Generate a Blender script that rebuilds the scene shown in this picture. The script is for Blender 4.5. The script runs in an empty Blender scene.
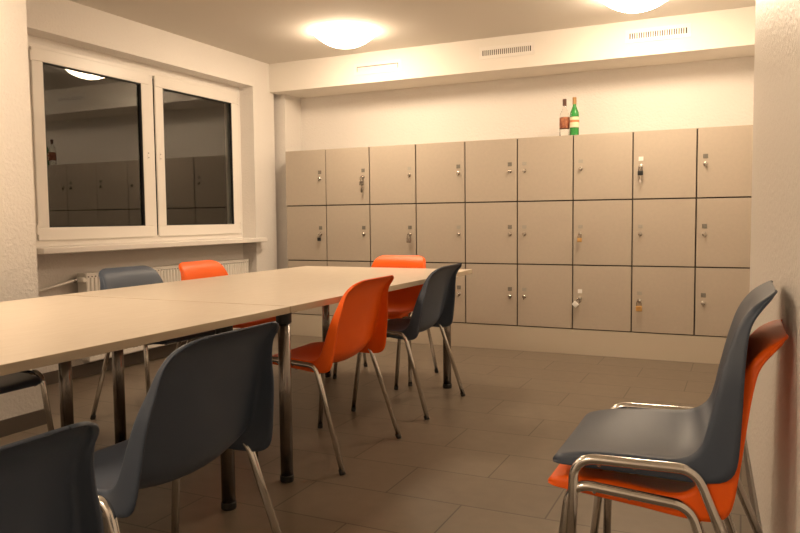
import bpy, bmesh, math, random
from mathutils import Vector, Matrix
PI = math.pi
random.seed(4)
scene = bpy.context.scene
col = scene.collection

# ------------------------------------------------------------------ camera
cam_d = bpy.data.cameras.new('camera'); cam = bpy.data.objects.new('camera', cam_d); col.objects.link(cam)
yaw, pitch, roll = -0.438, -0.0658, -0.0105
f_ = Vector((math.sin(yaw)*math.cos(pitch), math.cos(yaw)*math.cos(pitch), math.sin(pitch)))
r0 = Vector((math.cos(yaw), -math.sin(yaw), 0)); u0 = r0.cross(f_)
r_ = math.cos(roll)*r0 + math.sin(roll)*u0; u_ = -math.sin(roll)*r0 + math.cos(roll)*u0
M = Matrix((r_, u_, -f_)).transposed().to_4x4(); M.translation = Vector((3.8846, -5.7645, 1.0884))
cam.matrix_world = M
cam_d.sensor_width = 36; cam_d.lens = 729.87/800*36; cam_d.clip_start = 0.01; cam_d.clip_end = 100
scene.camera = cam

# ------------------------------------------------------------------ world (night) and exposure
w = bpy.data.worlds.new('night'); scene.world = w; w.use_nodes = True
w.node_tree.nodes['Background'].inputs[0].default_value = (0.010, 0.011, 0.014, 1)
w.node_tree.nodes['Background'].inputs[1].default_value = 0.1
LAMP_COL = (1.0, 0.775, 0.545)
LAMP_STR = 52.0
scene.view_settings.view_transform = 'Standard'; scene.view_settings.look = 'None'
scene.view_settings.gamma = 1; scene.view_settings.exposure = 0.0
scene.view_settings.use_curve_mapping = False

# ------------------------------------------------------------------ materials
def mat(name, color, rough=0.5, metal=0.0, spec=0.5):
    m = bpy.data.materials.new(name); m.use_nodes = True
    b = m.node_tree.nodes['Principled BSDF']
    b.inputs['Base Color'].default_value = (*color, 1); b.inputs['Roughness'].default_value = rough
    b.inputs['Metallic'].default_value = metal; b.inputs['Specular IOR Level'].default_value = spec
    return m
def noisy(m, scale=60, strength=0.2, dist=0.002, detail=4, cmix=0.0, c2=None, cscale=None, stretch=None):
    nt = m.node_tree; N = nt.nodes; L = nt.links; b = N['Principled BSDF']
    tc = N.new('ShaderNodeTexCoord'); src = tc.outputs['Object']
    if stretch:
        mp = N.new('ShaderNodeMapping'); mp.inputs['Scale'].default_value = stretch
        L.new(src, mp.inputs[0]); src = mp.outputs[0]
    if strength:
        n = N.new('ShaderNodeTexNoise'); n.inputs['Scale'].default_value = scale; n.inputs['Detail'].default_value = detail
        bp = N.new('ShaderNodeBump'); bp.inputs['Strength'].default_value = strength; bp.inputs['Distance'].default_value = dist
        L.new(src, n.inputs['Vector']); L.new(n.outputs['Fac'], bp.inputs['Height']); L.new(bp.outputs[0], b.inputs['Normal'])
    if c2:
        n2 = N.new('ShaderNodeTexNoise'); n2.inputs['Scale'].default_value = cscale or 3; n2.inputs['Detail'].default_value = 5
        cr = N.new('ShaderNodeValToRGB'); cr.color_ramp.elements[0].position = 0.35; cr.color_ramp.elements[1].position = 0.65
        cr.color_ramp.elements[0].color = b.inputs['Base Color'].default_value[:]; cr.color_ramp.elements[1].color = (*c2, 1)
        L.new(src, n2.inputs['Vector']); L.new(n2.outputs['Fac'], cr.inputs[0]); L.new(cr.outputs[0], b.inputs['Base Color'])
    return m

m_wall = noisy(mat('woodchip_paint', (0.80, 0.762, 0.72), 0.42, spec=0.45), 62, 0.5, 0.009, 5)
m_ceil = noisy(mat('ceiling_paint', (0.74, 0.70, 0.64), 0.9, spec=0.2), 120, 0.25, 0.004)
m_soffit = noisy(mat('soffit_paint', (0.82, 0.775, 0.71), 0.8, spec=0.2), 90, 0.12, 0.003)
m_locker = noisy(mat('locker_laminate', (0.47, 0.405, 0.33), 0.42, spec=0.4), 200, 0.03, 0.001, c2=(0.49, 0.42, 0.34), cscale=40)
m_plinth = mat('plinth_laminate', (0.56, 0.49, 0.39), 0.5)
m_gap = mat('dark_gap', (0.035, 0.025, 0.018), 0.8)
m_pvc = mat('white_pvc', (0.84, 0.80, 0.75), 0.32)
m_rad = mat('radiator_enamel', (0.80, 0.765, 0.71), 0.4)
m_rubber = mat('window_gasket', (0.02, 0.02, 0.02), 0.6)
m_steel = mat('chrome_tube', (0.72, 0.70, 0.67), 0.16, 1.0)
m_leg = mat('brushed_steel_leg', (0.27, 0.245, 0.225), 0.24, 1.0)
m_lock = mat('nickel', (0.50, 0.46, 0.41), 0.25, 1.0)
m_brass = mat('brass', (0.75, 0.46, 0.17), 0.35, 0.8)
m_dark = mat('black_plastic', (0.012, 0.012, 0.012), 0.5)
m_plate = noisy(mat('grey_number_plate', (0.16, 0.15, 0.125), 0.5), 10, 0, c2=(0.22, 0.2, 0.17), cscale=90)
m_plate_pale = mat('pale_number_plate', (0.40, 0.37, 0.32), 0.5)
m_white = mat('white_sticker', (0.86, 0.84, 0.8), 0.6)
m_orange = noisy(mat('orange_polypropylene', (0.95, 0.135, 0.006), 0.42, spec=0.3), 400, 0.08, 0.0006)
m_blue = noisy(mat('slate_blue_polypropylene', (0.056, 0.076, 0.115), 0.46, spec=0.45), 400, 0.08, 0.0006)
m_top = noisy(mat('birch_laminate', (0.70, 0.61, 0.505), 0.33, spec=0.4), 30, 0, c2=(0.665, 0.572, 0.465), cscale=9, stretch=(6, 1, 1))
m_edge = mat('table_edge_band', (0.50, 0.405, 0.29), 0.5)

def tile_mat(name, c1, c2, grout, rough):
    m = mat(name, c1, rough); nt = m.node_tree; N = nt.nodes; L = nt.links; b = N['Principled BSDF']
    tc = N.new('ShaderNodeTexCoord')
    br = N.new('ShaderNodeTexBrick'); br.offset = 0.5
    br.inputs['Color1'].default_value = (*c1, 1); br.inputs['Color2'].default_value = (*c2, 1); br.inputs['Mortar'].default_value = (*grout, 1)
    br.inputs['Scale'].default_value = 1; br.inputs['Mortar Size'].default_value = 0.003; br.inputs['Mortar Smooth'].default_value = 0.1
    br.inputs['Bias'].default_value = 0; br.inputs['Brick Width'].default_value = 0.64; br.inputs['Row Height'].default_value = 0.32
    n = N.new('ShaderNodeTexNoise'); n.inputs['Scale'].default_value = 14; n.inputs['Detail'].default_value = 8
    mx = N.new('ShaderNodeMix'); mx.data_type = 'RGBA'; mx.blend_type = 'MULTIPLY'; mx.inputs['Factor'].default_value = 0.30
    mp = N.new('ShaderNodeMapping'); mp.inputs['Location'].default_value = (.26, .02, 0)
    L.new(tc.outputs['Object'], mp.inputs[0]); L.new(mp.outputs[0], br.inputs['Vector']); L.new(tc.outputs['Object'], n.inputs['Vector'])
    L.new(br.outputs['Color'], mx.inputs['A']); L.new(n.outputs['Fac'], mx.inputs['B']); L.new(mx.outputs['Result'], b.inputs['Base Color'])
    bp = N.new('ShaderNodeBump'); bp.inputs['Strength'].default_value = 0.25; bp.inputs['Distance'].default_value = 0.002; bp.invert = True
    ad = N.new('ShaderNodeMath'); ad.operation = 'MULTIPLY_ADD'; ad.inputs[1].default_value = 0.12
    L.new(n.outputs['Fac'], ad.inputs[0]); L.new(br.outputs['Fac'], ad.inputs[2]); L.new(ad.outputs[0], bp.inputs['Height']); L.new(bp.outputs[0], b.inputs['Normal'])
    return m
m_floor = tile_mat('brown_grey_floor_tile', (0.190, 0.150, 0.112), (0.206, 0.164, 0.122), (0.075, 0.056, 0.040), 0.36)
m_skirt = noisy(mat('skirting_tile', (0.115, 0.095, 0.078), 0.45), 20, 0.1, 0.001)

def glass_mat(name, color, rough=0.0, ior=1.5):
    m = bpy.data.materials.new(name); m.use_nodes = True; b = m.node_tree.nodes['Principled BSDF']
    b.inputs['Base Color'].default_value = (*color, 1); b.inputs['Roughness'].default_value = rough
    b.inputs['Transmission Weight'].default_value = 1.0; b.inputs['IOR'].default_value = ior
    return m
m_glass = glass_mat('window_glass', (0.9, 0.93, 0.9), 0.0, 1.6)
m_green = glass_mat('green_bottle_glass', (0.06, 0.45, 0.10), 0.03)
m_green.node_tree.nodes['Principled BSDF'].inputs['Transmission Weight'].default_value = 0.55
m_clear = glass_mat('clear_bottle_glass', (0.96, 0.95, 0.92), 0.0, 1.35)
m_lamp = bpy.data.materials.new('lit_opal_glass'); m_lamp.use_nodes = True
_b = m_lamp.node_tree.nodes['Principled BSDF']; _b.inputs['Base Color'].default_value = (0.9, 0.85, 0.75, 1)
_b.inputs['Emission Color'].default_value = (*LAMP_COL, 1); _b.inputs['Emission Strength'].default_value = LAMP_STR

# ------------------------------------------------------------------ helpers
def link(name, me, parent=None, smooth=False, mats=()):
    o = bpy.data.objects.new(name, me); col.objects.link(o)
    for m in mats: me.materials.append(m)
    if smooth: me.polygons.foreach_set('use_smooth', [True]*len(me.polygons))
    if parent: o.parent = parent
    return o
def obj(name, bm, m, parent=None, smooth=False, bevel=0.0, seg=2, recalc=True):
    if recalc: bmesh.ops.recalc_face_normals(bm, faces=bm.faces)
    me = bpy.data.meshes.new(name); bm.to_mesh(me); bm.free()
    ms = m if isinstance(m, (list, tuple)) else [m]
    o = link(name, me, parent, smooth, ms)
    if bevel:
        md = o.modifiers.new('bevel', 'BEVEL'); md.width = bevel; md.segments = seg; md.limit_method = 'ANGLE'; md.angle_limit = 0.6
    return o
def tag(o, label=None, cat=None, group=None, kind=None):
    if label: o['label'] = label
    if cat: o['category'] = cat
    if group: o['group'] = group
    if kind: o['kind'] = kind
    return o
def empty(name, loc, rz=0.0, **k):
    o = bpy.data.objects.new(name, None); col.objects.link(o); o.location = loc; o.rotation_euler = (0, 0, rz)
    o.empty_display_size = 0.05
    return tag(o, **k)
def box(bm, x0, x1, y0, y1, z0, z1, mi=0):
    v = [bm.verts.new(p) for p in ((x0,y0,z0),(x1,y0,z0),(x1,y1,z0),(x0,y1,z0),(x0,y0,z1),(x1,y0,z1),(x1,y1,z1),(x0,y1,z1))]
    for q in ((0,3,2,1),(4,5,6,7),(0,1,5,4),(1,2,6,5),(2,3,7,6),(3,0,4,7)):
        bm.faces.new([v[i] for i in q]).material_index = mi
def bx(*a): bm = bmesh.new(); box(bm, *a); return bm
def prism(bm, pts, z0, z1):
    a = [bm.verts.new((x, y, z0)) for x, y in pts]; b = [bm.verts.new((x, y, z1)) for x, y in pts]; n = len(pts)
    bm.faces.new(a[::-1]); bm.faces.new(b)
    for i in range(n): bm.faces.new((a[i], a[(i+1) % n], b[(i+1) % n], b[i]))
def lathe(bm, prof, cx=0, cy=0, cz=0, n=32, mi=0):
    rings = []
    for r, z in prof:
        if r < 1e-6: rings.append([bm.verts.new((cx, cy, cz+z))])
        else: rings.append([bm.verts.new((cx+r*math.cos(2*PI*i/n), cy+r*math.sin(2*PI*i/n), cz+z)) for i in range(n)])
    for a, b in zip(rings, rings[1:]):
        for i in range(n):
            j = (i+1) % n
            if len(a) == 1 and len(b) == 1: continue
            if len(a) == 1: f = bm.faces.new((a[0], b[j], b[i]))
            elif len(b) == 1: f = bm.faces.new((a[i], a[j], b[0]))
            else: f = bm.faces.new((a[i], a[j], b[j], b[i]))
            f.material_index = mi
def rounded(pts, r, n=6):
    pts = [Vector(p) for p in pts]; out = [pts[0]]
    for a, b, c in zip(pts, pts[1:], pts[2:]):
        d1 = (a-b).normalized(); d2 = (c-b).normalized(); ang = d1.angle(d2); t = min(r/math.tan(ang/2), (a-b).length*.45, (c-b).length*.45)
        p1 = b+d1*t; p2 = b+d2*t
        for i in range(n+1):
            s = i/n; out.append(p1*(1-s)**2 + b*2*s*(1-s) + p2*s*s)
    out.append(pts[-1]); return out
def tube(bm, pts, r, n=14, mi=0):
    pts = [Vector(p) for p in pts]; rings = []; up = None
    for i, p in enumerate(pts):
        t = (pts[min(i+1, len(pts)-1)] - pts[max(i-1, 0)]).normalized()
        if up is None: up = t.orthogonal().normalized()
        up = (up - t*up.dot(t)).normalized(); s = t.cross(up)
        rings.append([bm.verts.new(p + (up*math.cos(2*PI*k/n) + s*math.sin(2*PI*k/n))*r) for k in range(n)])
    for a, b in zip(rings, rings[1:]):
        for k in range(n): bm.faces.new((a[k], a[(k+1) % n], b[(k+1) % n], b[k])).material_index = mi
    bm.faces.new(rings[0][::-1]).material_index = mi; bm.faces.new(rings[-1]).material_index = mi
def copy_tree(o, parent=None):
    c = o.copy(); col.objects.link(c); c.parent = parent
    for ch in list(o.children): copy_tree(ch, c)
    return c
def struct(name, bm, m, **k): return tag(obj(name, bm, m, **k), kind='structure')

# ------------------------------------------------------------------ the room
CEIL = 2.545; YB = 0.44; YF = -7.4
PY = -2.2; RX = 4.045                          # a shallow pier on the right ends at PY; the lockers run into the bay behind it
def wx(y): return 3.921 - 0.040*(y-PY)         # the pier face runs slightly out of square
struct('floor', bx(-0.45, 4.3, YF-.2, YB+.2, -0.1, 0), m_floor)
struct('ceiling', bx(-0.45, 4.3, YF-.2, YB+.2, CEIL, CEIL+.1), m_ceil)
struct('wall_back', bx(-0.45, 4.3, YB, YB+.2, 0, CEIL), m_wall)
struct('wall_front', bx(-0.45, 4.3, YF-.2, YF, 0, CEIL), m_wall)
bm = bmesh.new(); prism(bm, [(wx(YF), YF), (4.3, YF), (4.3, YB), (RX, YB), (RX, PY), (wx(PY), PY)], 0, CEIL)
struct('wall_right', bm, m_wall)
NY0, NY1, WZ0, WZ1 = -2.56, -0.24, 0.945, 2.25
bm = bmesh.new()
for b in ((-.45,.49,YF,-3.07,0,CEIL), (-.45,-.16,-3.07,NY0,0,CEIL), (-.45,-.16,NY0,NY1,2.30,CEIL), (-.45,-.31,NY0,NY1,0,WZ0-.025),
          (-.45,-.31,NY0,-2.455,WZ0-.025,2.30), (-.45,-.31,-.285,NY1,WZ0-.025,2.30), (-.45,-.31,-2.455,-.285,WZ1,2.30), (-.45,-.16,NY1,.085,0,CEIL), (-.45,-.33,.085,YB,0,CEIL)):
    box(bm, *b)
struct('wall_left', bm, m_wall)
struct('trim_1', bx(-.16, RX-.001, .02, YB, 2.281, CEIL), m_soffit)      # boxed soffit over the lockers
struct('trim_2', bx(-.33, -.085, .16, YB, 0, CEIL), m_wall)                    # slim pilaster in the back left corner
SK = 0.085
bm = bmesh.new()
for b in ((.49,.50,YF,-3.06,0,SK), (-.16,.49,-3.07,-3.06,0,SK), (-.16,-.15,-3.06,NY0,0,SK), (-.31,-.30,NY0,NY1,0,SK), (-.16,-.15,NY1,.085,0,SK)):
    box(bm, *b)
struct('baseboard_left', bm, m_skirt)
bm = bmesh.new(); prism(bm, [(wx(YF)-.01, YF), (wx(YF), YF), (wx(PY), PY), (wx(PY)-.01, PY)], 0, SK); box(bm, RX-.01, RX, PY+.01, -.002, 0, SK); box(bm, wx(PY)-.01, RX, PY, PY+.01, 0, SK)
struct('baseboard_right', bm, m_skirt)

# ------------------------------------------------------------------ window
win = tag(empty('window_1', (-.31, -1.32, WZ0)), kind='structure')
win_l = win.location.copy()
def wobj(name, bm, m, parent=None, **k):
    bmesh.ops.translate(bm, verts=bm.verts, vec=-win_l)
    return obj(name, bm, m, parent or win, **k)
FX = -.30; GA = 0; WY0, WY1 = -2.455, -.285
bm = bmesh.new()
box(bm, FX-.07, FX, WY0, WY1, WZ1-.035, WZ1); box(bm, FX-.07, FX, WY0, WY1, WZ0-.02, WZ0+.03)
box(bm, FX-.07, FX, WY0, WY0+.03, WZ0+.03, WZ1-.035); box(bm, FX-.07, FX, WY1-.03, WY1, WZ0+.03, WZ1-.035)
box(bm, FX-.07, FX, -1.39, -1.345, WZ0+.03, WZ1-.035)
wobj('window_frame', bm, m_pvc, bevel=.003)
for (a, b) in ((WY0+.022, -1.397), (-1.338, WY1-.022)):
    z0, z1 = WZ0+.022, WZ1-.028; t = .085; x0, x1 = FX+.0005, FX+.016
    bm = bmesh.new()
    for (yy0, yy1, zz0, zz1) in ((a,b,z1-t,z1), (a,b,z0,z0+t), (a,a+t,z0+t,z1-t), (b-t,b,z0+t,z1-t)): box(bm, x0, x1, yy0, yy1, zz0, zz1)
    s = wobj('sash', bm, m_pvc, bevel=.004)
    s.parent = win
    bm = bmesh.new(); g = .006
    for (yy0, yy1, zz0, zz1) in ((a+t,b-t,z1-t-g,z1-t), (a+t,b-t,z0+t,z0+t+g), (a+t,a+t+g,z0+t+g,z1-t-g), (b-t-g,b-t,z0+t+g,z1-t-g)): box(bm, x0-.01, x1-.004, yy0, yy1, zz0, zz1)
    wobj('gasket', bm, m_rubber, s)
    bm = bx(-.003, .003, a+t-.004, b-t+.004, z0+t-.004, z1-t+.004)
    cy_ = (a+b)/2; xg = x0-.009 if a < -2 else x0-.014          # the right pane sits very slightly askew in its sash
    bmesh.ops.transform(bm, matrix=Matrix.Translation((xg, cy_, 0)) @ Matrix.Rotation(0 if a < -2 else GA, 4, 'Z') @ Matrix.Translation((0, -cy_, 0)), verts=bm.verts)
    wobj('glass_pane', bm, m_glass, s)
    # handle hole cover and hinges
    yh = b-.035 if a < -2 else a+.035
    bm = bmesh.new(); box(bm, x1, x1+.004, yh-.012, yh+.012, 1.565, 1.625); wobj('handle_cover', bm, m_pvc, s, bevel=.002)
    bm = bmesh.new()
    for zz in (1.578, 1.612): lathe(bm, [(0, 0), (.004, 0), (.004, .003), (0, .003)], 0, 0, 0, 10)
    for i, v in enumerate(bm.verts): pass
    for k, zz in enumerate((1.578, 1.612)):
        vs = list(bm.verts)[k*22:(k+1)*22]
        for v in vs: x, y, z = v.co; v.co = (x1+.004+z*.4, yh+x, zz+y)
    wobj('screw_hole', bm, m_dark, s)
    yo = a-.008 if a < -2 else b+.008
    for zz in (z1-.09, z0+.04):
        bm = bmesh.new(); lathe(bm, [(0,0),(.008,0),(.008,.06),(.006,.065),(0,.065)], x1-.002, yo, zz, 12)
        wobj('hinge', bm, m_pvc, s, smooth=False)
# inside sill, its ends running onto the wall face
bm = bmesh.new()
box(bm, -.308, -.16, NY0+.002, NY1-.002, .895, .925)
prism(bm, [(-.159, -2.58), (-.085, -2.58), (-.075, -2.57), (-.075, -.19), (-.085, -.18), (-.159, -.18)], .886, .925)
wobj('window_sill', bm, m_pvc, bevel=.006, seg=3)

# ------------------------------------------------------------------ lockers
lw, lh, lz = 0.4475, 0.5066, 0.2011
LT = lz + 3*lh
tag(obj('locker_plinth', bx(.012, 9*lw, .002, .42, 0, lz-.004), m_plinth), 'long cream plinth board under the row of beige lockers', 'plinth')
# (kind of plate, kind of lock) per column, top / middle / bottom
kinds = [[('g','key'),('g','-'),('g','-')], [('g','-'),('g','knob'),('g','knob')], [('p','knob'),('g','-'),('g','knob')],
         [('g','knob'),('p','knob'),('g','knob')], [('g','knob'),('g','knob'),('g','knob')], [('p','knob'),('p','knob'),('p','knob')],
         [('p','knob'),('p','-'),('w','-')], [('w','-'),('p','knob'),('p','-')], [('g','knob'),('g','knob'),('g','knob')]]
lab = ['beige locker column at the far left end of the row, beside the window wall',
       'beige locker column second from the window wall',
       'beige locker column third from the window wall, behind the head of the table',
       'beige locker column fourth from the window wall, with locks at its right edge',
       'beige locker column in the middle, its locks next to the neighbour column\'s locks',
       'beige locker column just left of the two bottles, locks at its left edge',
       'beige locker column under the green bottle\'s right side, white sticker on lowest door',
       'beige locker column second from the right end, brass padlock on lowest door',
       'beige locker column at the right end, partly hidden by the right wall']
lock_pos = {}
for c in range(9):
    x0 = c*lw + (.012 if c == 0 else 0); x1 = (c+1)*lw
    if c == 6: pass
    root = empty('locker_column', (x0, 0, lz-.004), label=lab[c], cat='locker', group='beige lockers along the back wall')
    W_ = x1-x0; H_ = LT-(lz-.004)
    bm = bmesh.new(); box(bm, .0008, W_-.0008, .019, .42, 0, H_)
    obj('body', bm, m_gap if False else [m_locker], root)
    bm = bmesh.new()
    box(bm, .0012, W_-.0012, .0175, .0188, .001, H_-.003)
    obj('gap_shade_sheet', bm, m_gap, root)  # dark sheet behind the doors puts the shade of their gaps into colour
    for r in range(3):
        zb = r*lh+.004; g = .0044; gz = .0050
        bm = bmesh.new(); box(bm, g*1.15, W_-g*1.15, 0, .017, zb+gz, zb+lh-(gz if r < 2 else 0))
        d = obj('door', bm, m_locker, root, bevel=.0012, seg=1)
        pk, lk = kinds[c][2-r]
        lx = (W_-.062) if c < 5 else .058
        if c == 3 or c == 2: lx = W_-.058
        zp = zb+lh-.205; zk = zb+lh-.262
        pm = {'g': m_plate, 'p': m_plate_pale, 'w': m_white}[pk]
        hs = .016 if pk != 'p' else .013
        p = obj('number_plate', bx(lx-.017, lx+.017, -.0025, 0, zp-hs, zp+hs), pm, d, bevel=.001, seg=1)
        if pk == 'w': tag(p, label='white sticker')
        bm = bmesh.new(); lathe(bm, [(0,0),(.016,0),(.016,.004),(.011,.006),(.011,.012),(.007,.016),(0,.016)], 0, 0, 0, 16)
        bmesh.ops.transform(bm, matrix=Matrix.Translation((lx, 0, zk)) @ Matrix.Rotation(PI/2, 4, 'X'), verts=bm.verts)
        k = obj('lock', bm, m_lock, d, smooth=False)
        bm = bmesh.new(); box(bm, lx-.010, lx+.010, -.022, -.016, zk-.004, zk+.004); box(bm, lx-.0035, lx+.0035, -.022, -.019, zk-.024, zk-.004)
        obj('lock_tab', bm, m_lock, k, bevel=.001, seg=1)
        lock_pos[(c, 2-r)] = (x0+lx, -.0235, zk+lz-.004)

def padlock(c, r, bmat, label, tilt=0.0, s=1.0, extra=None):
    x, y, z = lock_pos[(c, r)]
    root = empty('padlock', (x, y-.006, z-.012), label=label, cat='padlock', group='padlocks on the lockers')
    root.rotation_euler = (0, tilt, 0); root.scale = (s*1.2, s*1.2, s*1.2)
    bm = bmesh.new(); box(bm, -.018, .018, -.007, .007, -.052, -.020)
    obj('padlock_body', bm, bmat, root, bevel=.004)
    bm = bmesh.new(); tube(bm, rounded([(-.012,0,-.022),(-.012,0,.012),(.012,0,.012),(.012,0,-.022)], .011), .0028, 8)
    obj('shackle', bm, m_lock, root, smooth=True)
    if extra:
        bm = bmesh.new(); tube(bm, rounded([(0,.001,-.052),(.004,0,-.068),(-.003,0,-.085)], .01, 3), .003, 6); box(bm, -.008,.008,-.002,.002,-.105,-.083)
        obj('key', bm, m_lock, root)
padlock(1, 0, m_lock, 'steel padlock with dangling key on second locker column\'s top door', extra=True)
padlock(0, 1, m_dark, 'small black padlock on the leftmost locker column\'s middle door', s=.8)
padlock(2, 1, m_lock, 'grey padlock on third locker column\'s middle door')
padlock(6, 1, m_brass, 'small brass padlock on middle door of the column below the bottles', s=.8)
padlock(7, 0, m_dark, 'dark padlock under a white sticker, top door near the right end', s=.9, extra=True)
padlock(6, 2, m_white, 'pale tilted padlock under a white sticker on a bottom door', tilt=.75)
padlock(7, 2, m_brass, 'brass padlock on a bottom door, second column from right end', s=1.05)

# ------------------------------------------------------------------ tables
def make_table(label, X0, X1, Y0, Y1, legs):
    T = .74; th = .028
    root = empty('conference_table', ((X0+X1)/2, (Y0+Y1)/2, 0), label=label, cat='table', group='long pale meeting tables')
    ox, oy = root.location.x, root.location.y
    bm = bmesh.new(); box(bm, X0-ox, X1-ox, Y0-oy, Y1-oy, T-th, T, 1)
    bmesh.ops.recalc_face_normals(bm, faces=bm.faces); bm.faces.ensure_lookup_table()
    for f in bm.faces:
        if abs(f.normal.z) > .9: f.material_index = 0
    obj('tabletop', bm, [m_top, m_edge], root, bevel=.002)
    for lx, ly in legs:
        x, y = lx-ox, ly-oy
        bm = bmesh.new(); lathe(bm, [(0,.02),(.026,.02),(.026,T-th-.006),(0,T-th-.006)], x, y, 0, 24)
        l = obj('leg', bm, m_leg, root)
        for p in l.data.polygons: p.use_smooth = abs(p.normal.z) < .5
        bm = bmesh.new(); lathe(bm, [(0,0),(.026,0),(.029,.005),(.029,.026),(.0262,.028),(0,.028)], x, y, 0, 24); obj('foot_cap', bm, m_dark, l)
        bm = bmesh.new(); box(bm, x-.05, x+.035, y-.045, y+.045, T-th-.006, T-th); lathe(bm, [(.0262,T-th-.05),(.032,T-th-.045),(.032,T-th-.006)], x, y, 0, 20)
        obj('mounting_collar', bm, m_dark, l)
    return root
make_table('pale wooden table at the back, reaching towards the lockers', .93, 2.243, -3.298, -1.11, [(2.185,-3.268), (1.235,-3.25), (1.30,-1.46), (2.19,-1.45)])
make_table('pale wooden table in front, cut off by the left edge of the view', .93, 2.243, -5.40, -3.308, [(2.145,-3.60), (1.30,-3.60), (2.16,-5.05), (1.30,-5.05)])

# ------------------------------------------------------------------ chairs
def crom(P, t):
    n = len(P)-1; t = max(0, min(t, 1))*n; i = min(int(t), n-1); s = t-i
    p0, p1, p2, p3 = P[max(i-1,0)], P[i], P[i+1], P[min(i+2,n)]
    return [0.5*(2*b+(c-a)*s+(2*a-5*b+4*c-d)*s*s+(-a+3*b-3*c+d)*s**3) for a, b, c, d in zip(p0, p1, p2, p3)]
# x forward, z up, half width, dish, then x and z of the free edge of the side flange
PROF = [(.238,.436,.212,.000,.238,.434),(.233,.449,.214,.001,.232,.440),(.214,.460,.217,.004,.212,.440),(.150,.468,.222,.012,.150,.437),(.070,.468,.228,.021,.070,.432),(.000,.465,.235,.030,.000,.428),
        (-.045,.465,.241,.037,-.055,.424),(-.080,.475,.246,.041,-.112,.423),(-.105,.498,.249,.038,-.152,.432),(-.121,.535,.248,.031,-.174,.462),(-.136,.585,.243,.024,-.188,.545),(-.155,.645,.235,.018,-.199,.63),
        (-.174,.700,.217,.013,-.209,.70),(-.197,.752,.206,.007,-.222,.755),(-.230,.793,.198,.002,-.246,.791),(-.276,.822,.193,.0,-.277,.820)]
def shell_mesh():
    NS, = (64,); R = .013
    raw = [crom(PROF, i/400) for i in range(401)]
    L = [0]
    for a, b in zip(raw, raw[1:]): L.append(L[-1]+math.hypot(a[0]-b[0], a[1]-b[1]))
    tot = L[-1]
    def at(s):
        lo, hi = 0, 400
        while hi-lo > 1:
            m = (lo+hi)//2
            if L[m] <= s: lo = m
            else: hi = m
        k = (s-L[lo])/max(L[hi]-L[lo], 1e-9); return [x*(1-k)+y*k for x, y in zip(raw[lo], raw[hi])]
    ss = [.0, .0015, .004, .008, .014, .021, .03, .042]
    mid = NS-2*len(ss); ss = ss + [.042+(tot-.084)*(i+1)/(mid+1) for i in range(mid)] + [tot-x for x in reversed(ss)]
    bm = bmesh.new(); rows = []
    for s in ss:
        x, z, hw, di, ex, ez = at(s); a = at(max(s-.002, 0)); b = at(min(s+.002, tot))
        t = Vector((b[0]-a[0], 0, b[1]-a[1])).normalized(); n = Vector((-t.z, 0, t.x))     # heading backwards/up; normal towards the sitter
        if n.z < 0 and n.x < 0: n = -n
        n = Vector((t.z, 0, -t.x)); n = n if (n.x*1 + n.z*1) > 0 else -n
        rc = .055; d0 = s; d1 = tot-s; cut = 0
        for d, rr in ((d0, .040), (d1, .068)):
            if d < rr: cut += rr - math.sqrt(max(rr*rr-(rr-d)**2, 0))
        hw2 = hw-cut
        row = []
        # cross section: dished flat, arc, straight flange
        E = Vector((ex, 0, ez)); P0 = Vector((x, 0, z)); dist = (E-P0).length; Rr = min(R, dist*.7+.0008)
        half = [(u*(hw2-Rr), P0 - n*(di*(1-u*u))) for u in (0, .2, .4, .6, .78, .92, 1.0)]
        A = math.radians(80)
        for k in range(1, 6):
            an = A*k/5; half.append((hw2-Rr+Rr*math.sin(an), P0 - n*(Rr*(1-math.cos(an)))))
        fy, fp = half[-1]
        for k in (1, 2, 3, 4): half.append((fy+dist*.12*k/4, fp.lerp(E, k/4) if dist > .004 else fp-n*.0004*k))
        full = [(-a_, b_) for a_, b_ in reversed(half[1:])]+half
        for yy, p in full: row.append(bm.verts.new((p.x, yy, p.z)))
        rows.append(row)
    for a, b in zip(rows, rows[1:]):
        for i in range(len(a)-1): bm.faces.new((a[i], a[i+1], b[i+1], b[i]))
    return bm
def make_chair(m):
    root = empty('stacking_chair', (0, 0, 0))
    sh = obj('seat_shell', shell_mesh(), m, root, smooth=True)
    sd = sh.modifiers.new('solid', 'SOLIDIFY'); sd.thickness = .005; sd.offset = 0
    for s in (-1, 1):
        bm = bmesh.new()
        f0 = Vector((.2225, s*.283, .012)); f1 = Vector((.170, s*.256, .470)); r1 = Vector((-.092, s*.256, .452)); r0_ = Vector((-.232, s*.283, .012))
        tube(bm, rounded([f0, f1, r1, r0_], .055, 8), .0118, 16)
        fr = obj('leg_frame', bm, m_steel, root, smooth=True)
        for e, o_ in ((f0, f1), (r0_, r1)):
            d = (o_-e).normalized(); bm = bmesh.new(); e2 = Vector((e.x, e.y, .003)); tube(bm, [e2-d*.002, e2+d*.022], .0135, 14)
            obj('foot_cap', bm, m_dark, fr)
    for x, z in ((.12, .466), (.04, .460)):
        zz = z-.028
        bm = bmesh.new(); tube(bm, rounded([(x, -.253, z), (x, -.210, zz-.008), (x, .210, zz-.008), (x, .253, z)], .012, 4), .006, 10)
        obj('crossbar', bm, m_steel, root, smooth=True)
    return root
proto = {'o': make_chair(m_orange), 'b': make_chair(m_blue)}
used = set()
def chair(k, x, y, deg, label, group=None, z=0, tilt=0):
    c = copy_tree(proto[k]) if k in used else proto[k]; used.add(k)
    c.location = (x, y, z); c.rotation_euler = (0, 0, math.radians(deg))
    if tilt: c.rotation_euler = (0, math.radians(tilt), math.radians(deg))
    tag(c, label, 'chair', group)
    return c
G1 = 'chairs around the tables'; G2 = 'chairs stacked at the right wall'
chair('o', 2.13, -2.83, 180, 'orange plastic chair on near side of the back table, beside the table leg', G1)
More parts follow.
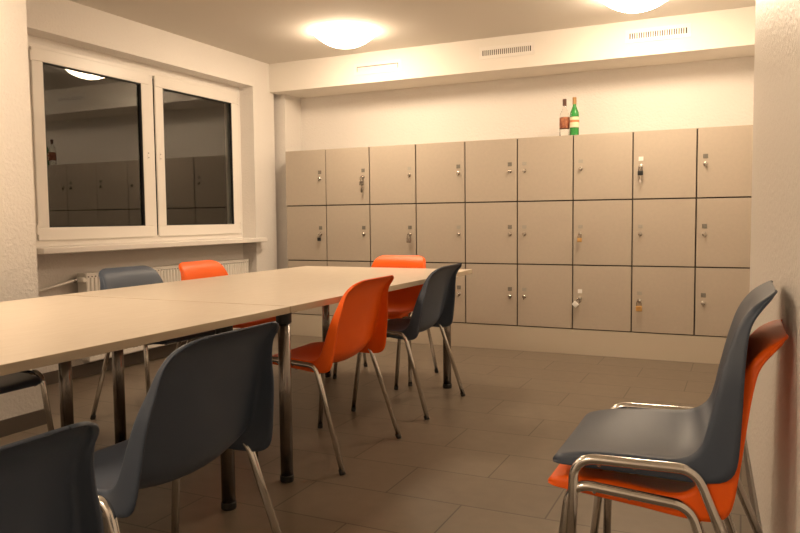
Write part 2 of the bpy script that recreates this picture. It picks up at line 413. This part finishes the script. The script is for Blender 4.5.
chair('b', 2.13, -1.905, 180, 'slate blue plastic chair at the far right corner of the back table', G1)
chair('o', 1.67, -1.28, -90, 'orange plastic chair at the head of the table, before the lockers', G1)
chair('o', .93, -2.01, 0, 'orange plastic chair on the window side, its back before the middle of the radiator', G1)
chair('b', .91, -2.63, -4, "slate blue plastic chair on window side, back before the radiator's left half", G1)
chair('b', 1.10, -3.95, 0, 'dark chair at the left edge, seat under the front table', G1)
chair('b', 2.507, -4.33, 180, 'large slate blue chair in the foreground, seen from behind at the front table', G1)
chair('b', 2.820, -5.225, 180, 'dark blue chair back cut off at the bottom left corner', G1)
chair('o', 3.703, -3.83, 180, 'orange chair at the bottom of the stack by the right wall', G2)
chair('b', 3.752, -3.83, 180, 'slate blue chair on top of the stack by the right wall', G2, z=.077, tilt=5)

# ------------------------------------------------------------------ radiator
RX0, RX1, RY0, RY1, RZ0, RZ1 = -.275, -.185, -2.15, -.33, .12, .735
root = empty('radiator', (RX0, (RY0+RY1)/2, RZ0), label='white ribbed panel radiator under the window', cat='radiator')
def robj(name, bm, m, parent=None, **k):
    bmesh.ops.translate(bm, verts=bm.verts, vec=-root.location); return obj(name, bm, m, parent or root, **k)
bm = bmesh.new(); n = 54; dy = (RY1-RY0)/n; pr = []
for i in range(n):
    y = RY0+i*dy
    pr += [(RX1-.012, y), (RX1, y+dy*.14), (RX1, y+dy*.72), (RX1-.012, y+dy*.86)]
pr += [(RX1-.012, RY1), (RX1-.02, RY1), (RX1-.02, RY0)]
prism(bm, pr, RZ0+.03, RZ1-.035)
box(bm, RX1-.018, RX1, RY0, RY1, RZ1-.035, RZ1-.012); box(bm, RX1-.018, RX1, RY0, RY1, RZ0, RZ0+.03)
robj('front_panel', bm, m_rad, bevel=.002)
robj('rear_panel', bx(RX0, RX0+.018, RY0, RY1, RZ0, RZ1-.012), m_rad, bevel=.003)
bm = bmesh.new()
for y in (RY0-.002, RY1-.004): robj('side_cover', bx(RX0+.002, RX1-.002, y, y+.006, RZ0+.01, RZ1-.004), m_rad, bevel=.002)
bm = bmesh.new(); box(bm, RX0, RX0+.008, RY0, RY1, RZ1-.011, RZ1); box(bm, RX1-.008, RX1, RY0, RY1, RZ1-.011, RZ1)
k = 60
for i in range(k+1):
    y = RY0+(RY1-RY0)*i/k; box(bm, RX0+.008, RX1-.008, y-.006, y+.006, RZ1-.008, RZ1-.001)
robj('top_grille', bm, m_rad)
bm = bmesh.new()
for i in range(k):
    y = RY0+(RY1-RY0)*(i+.5)/k; box(bm, RX1-.0005, RX1+.0006, y-.006, y+.006, RZ1-.030, RZ1-.022)
robj('air_slot', bm, m_gap)
bm = bmesh.new(); tube(bm, rounded([(RX1-.04, RY0, RZ1-.045), (RX1-.04, RY0-.07, RZ1-.045), (RX1-.04, RY0-.16, RZ1-.062), (RX1-.03, NY0+.0, RZ1-.10)], .05, 4), .009, 10)
robj('pipe', bm, m_rad, smooth=True)
bm = bmesh.new(); lathe(bm, [(0,0),(.018,0),(.020,.01),(.020,.045),(.014,.06),(0,.06)], 0, 0, 0, 16)
bmesh.ops.transform(bm, matrix=Matrix.Translation((RX1-.04, RY0-.035, RZ1-.045)) @ Matrix.Rotation(PI/2, 4, 'Y'), verts=bm.verts)
robj('thermostat_valve', bm, m_rad, smooth=False)
bm = bmesh.new(); tube(bm, [(RX1-.04, RY0-.055, RZ1-.047), (RX1-.04, RY0-.075, RZ1-.047)], .013, 10)
robj('pipe_nut', bm, m_leg)

# ------------------------------------------------------------------ vents in the soffit
for x0, lb in ((.775, 'white slotted vent grille in the soffit, nearest the window'), (1.94, 'white slotted vent grille in the soffit, middle one'), (3.095, 'white slotted vent grille in the soffit, nearest the right wall')):
    zc = 2.405 if x0 < 1 else (2.425 if x0 < 2 else 2.43)
    r = empty('vent_grille', (x0+.202, .02, zc), label=lb, cat='vent', group='vents in the soffit')
    bm = bmesh.new(); hw, hh = .202, .021; fw = .028
    box(bm, -hw-fw, hw+fw, -.006, 0, hh, hh+fw); box(bm, -hw-fw, hw+fw, -.006, 0, -hh-fw, -hh)
    box(bm, -hw-fw, -hw, -.006, 0, -hh, hh); box(bm, hw, hw+fw, -.006, 0, -hh, hh)
    obj('cover_frame', bm, m_pvc, r, bevel=.002)
    obj('duct_opening', bx(-hw, hw, -.0012, 0, -hh, hh), m_gap, r)
    bm = bmesh.new(); n = 24
    tw = .0085 if x0 > 1 else .0145
    for i in range(n):
        x = -hw+.006+(2*hw-.012)*(i+.5)/n
        box(bm, x-tw/2, x+tw/2, -.005, -.0015, -hh, hh-(.006 if x0 < 1 else 0))
    obj('louvre_slats', bm, m_pvc, r)

# ------------------------------------------------------------------ ceiling lamps
def lamp(x, y, label):
    r = empty('ceiling_lamp', (x, y, CEIL), label=label, cat='lamp', group='round ceiling lamps')
    bm = bmesh.new(); lathe(bm, [(0,0),(.20,0),(.20,-.0145),(0,-.0145)], 0, 0, 0, 40); obj('base_plate', bm, m_pvc, r)
    bm = bmesh.new(); R = .245; D = .11; rs = (R*R+D*D)/(2*D); am = math.asin(R/rs); prof = [(rs*math.sin(am*(1-i/10)), -.015-(rs*math.cos(am*(1-i/10))-(rs-D))) for i in range(11)]; prof[-1] = (0, -.015-D)
    prof = [(.0, -.015)] + prof
    lathe(bm, prof, 0, 0, 0, 40); obj('lamp_shade', bm, m_lamp, r, smooth=True)
lamp(1.06, -.70, 'lit round opal ceiling lamp above the table, near the left vent')
lamp(3.24, -.71, 'lit round opal ceiling lamp cut by the top edge, near the right vent')
lamp(1.06, -4.0, 'unseen round opal ceiling lamp added over the front table to brighten the foreground')  # added lamp out of view, lifts the foreground chairs and walls
lamp(2.00, -6.75, 'unseen round opal ceiling lamp added behind the viewpoint as fill light')  # unseen lamp put in behind the camera for more indirect light

# ------------------------------------------------------------------ bottles on the lockers
def bottle(x, y, glass, prof, H, liquid, capm, caph, labels, label, name='bottle'):
    r = empty('bottle', (x, y, LT), label=label, cat='bottle', group='bottles on top of the lockers')
    bm = bmesh.new(); lathe(bm, prof, 0, 0, 0, 28); b = obj('bottle_glass', bm, glass, r, smooth=True)
    bm = bmesh.new(); lathe(bm, [(0,H-caph),(.0155,H-caph),(.0155,H-.002),(.014,H),(0,H)], 0, 0, 0, 20); obj('cap', bm, capm, r)
    for lm, z0, z1, rr, nm in labels:
        bm = bmesh.new(); lathe(bm, [(rr, z0), (rr, z1)], 0, 0, 0, 28); obj(nm, bm, lm, r, smooth=True)
    return r
m_cream = mat('cream_paper_label', (0.80, 0.72, 0.50), 0.6)
m_redl = mat('orange_red_print', (0.62, 0.22, 0.08), 0.6)
m_brown = noisy(mat('brown_paper_label', (0.20, 0.045, 0.02), 0.6), 10, 0, c2=(0.42, 0.16, 0.07), cscale=45)
m_capb = mat('dark_brown_cap', (0.09, 0.03, 0.018), 0.4)
m_gold = mat('gold_foil_cap', (0.36, 0.20, 0.08), 0.35, 0.4)
bottle(2.672, .10, m_green, [(0,0),(.033,0),(.036,.004),(.036,.165),(.034,.185),(.022,.215),(.0145,.235),(.0135,.285),(0,.285)], .305, None, m_gold, .055,
       [(m_cream,.068,.150,.0366,'paper_label'), (m_redl,.108,.126,.0370,'label_print')], 'green glass bottle with cream label, standing on the lockers')
bottle(2.590, .12, m_clear, [(0,0),(.036,0),(.039,.004),(.039,.16),(.036,.18),(.020,.215),(.0145,.235),(.0135,.28),(0,.28)], .300, None, m_capb, .055,
       [(m_brown,.070,.155,.0396,'paper_label')], 'clear glass bottle with brown label and dark cap, left of the green one')
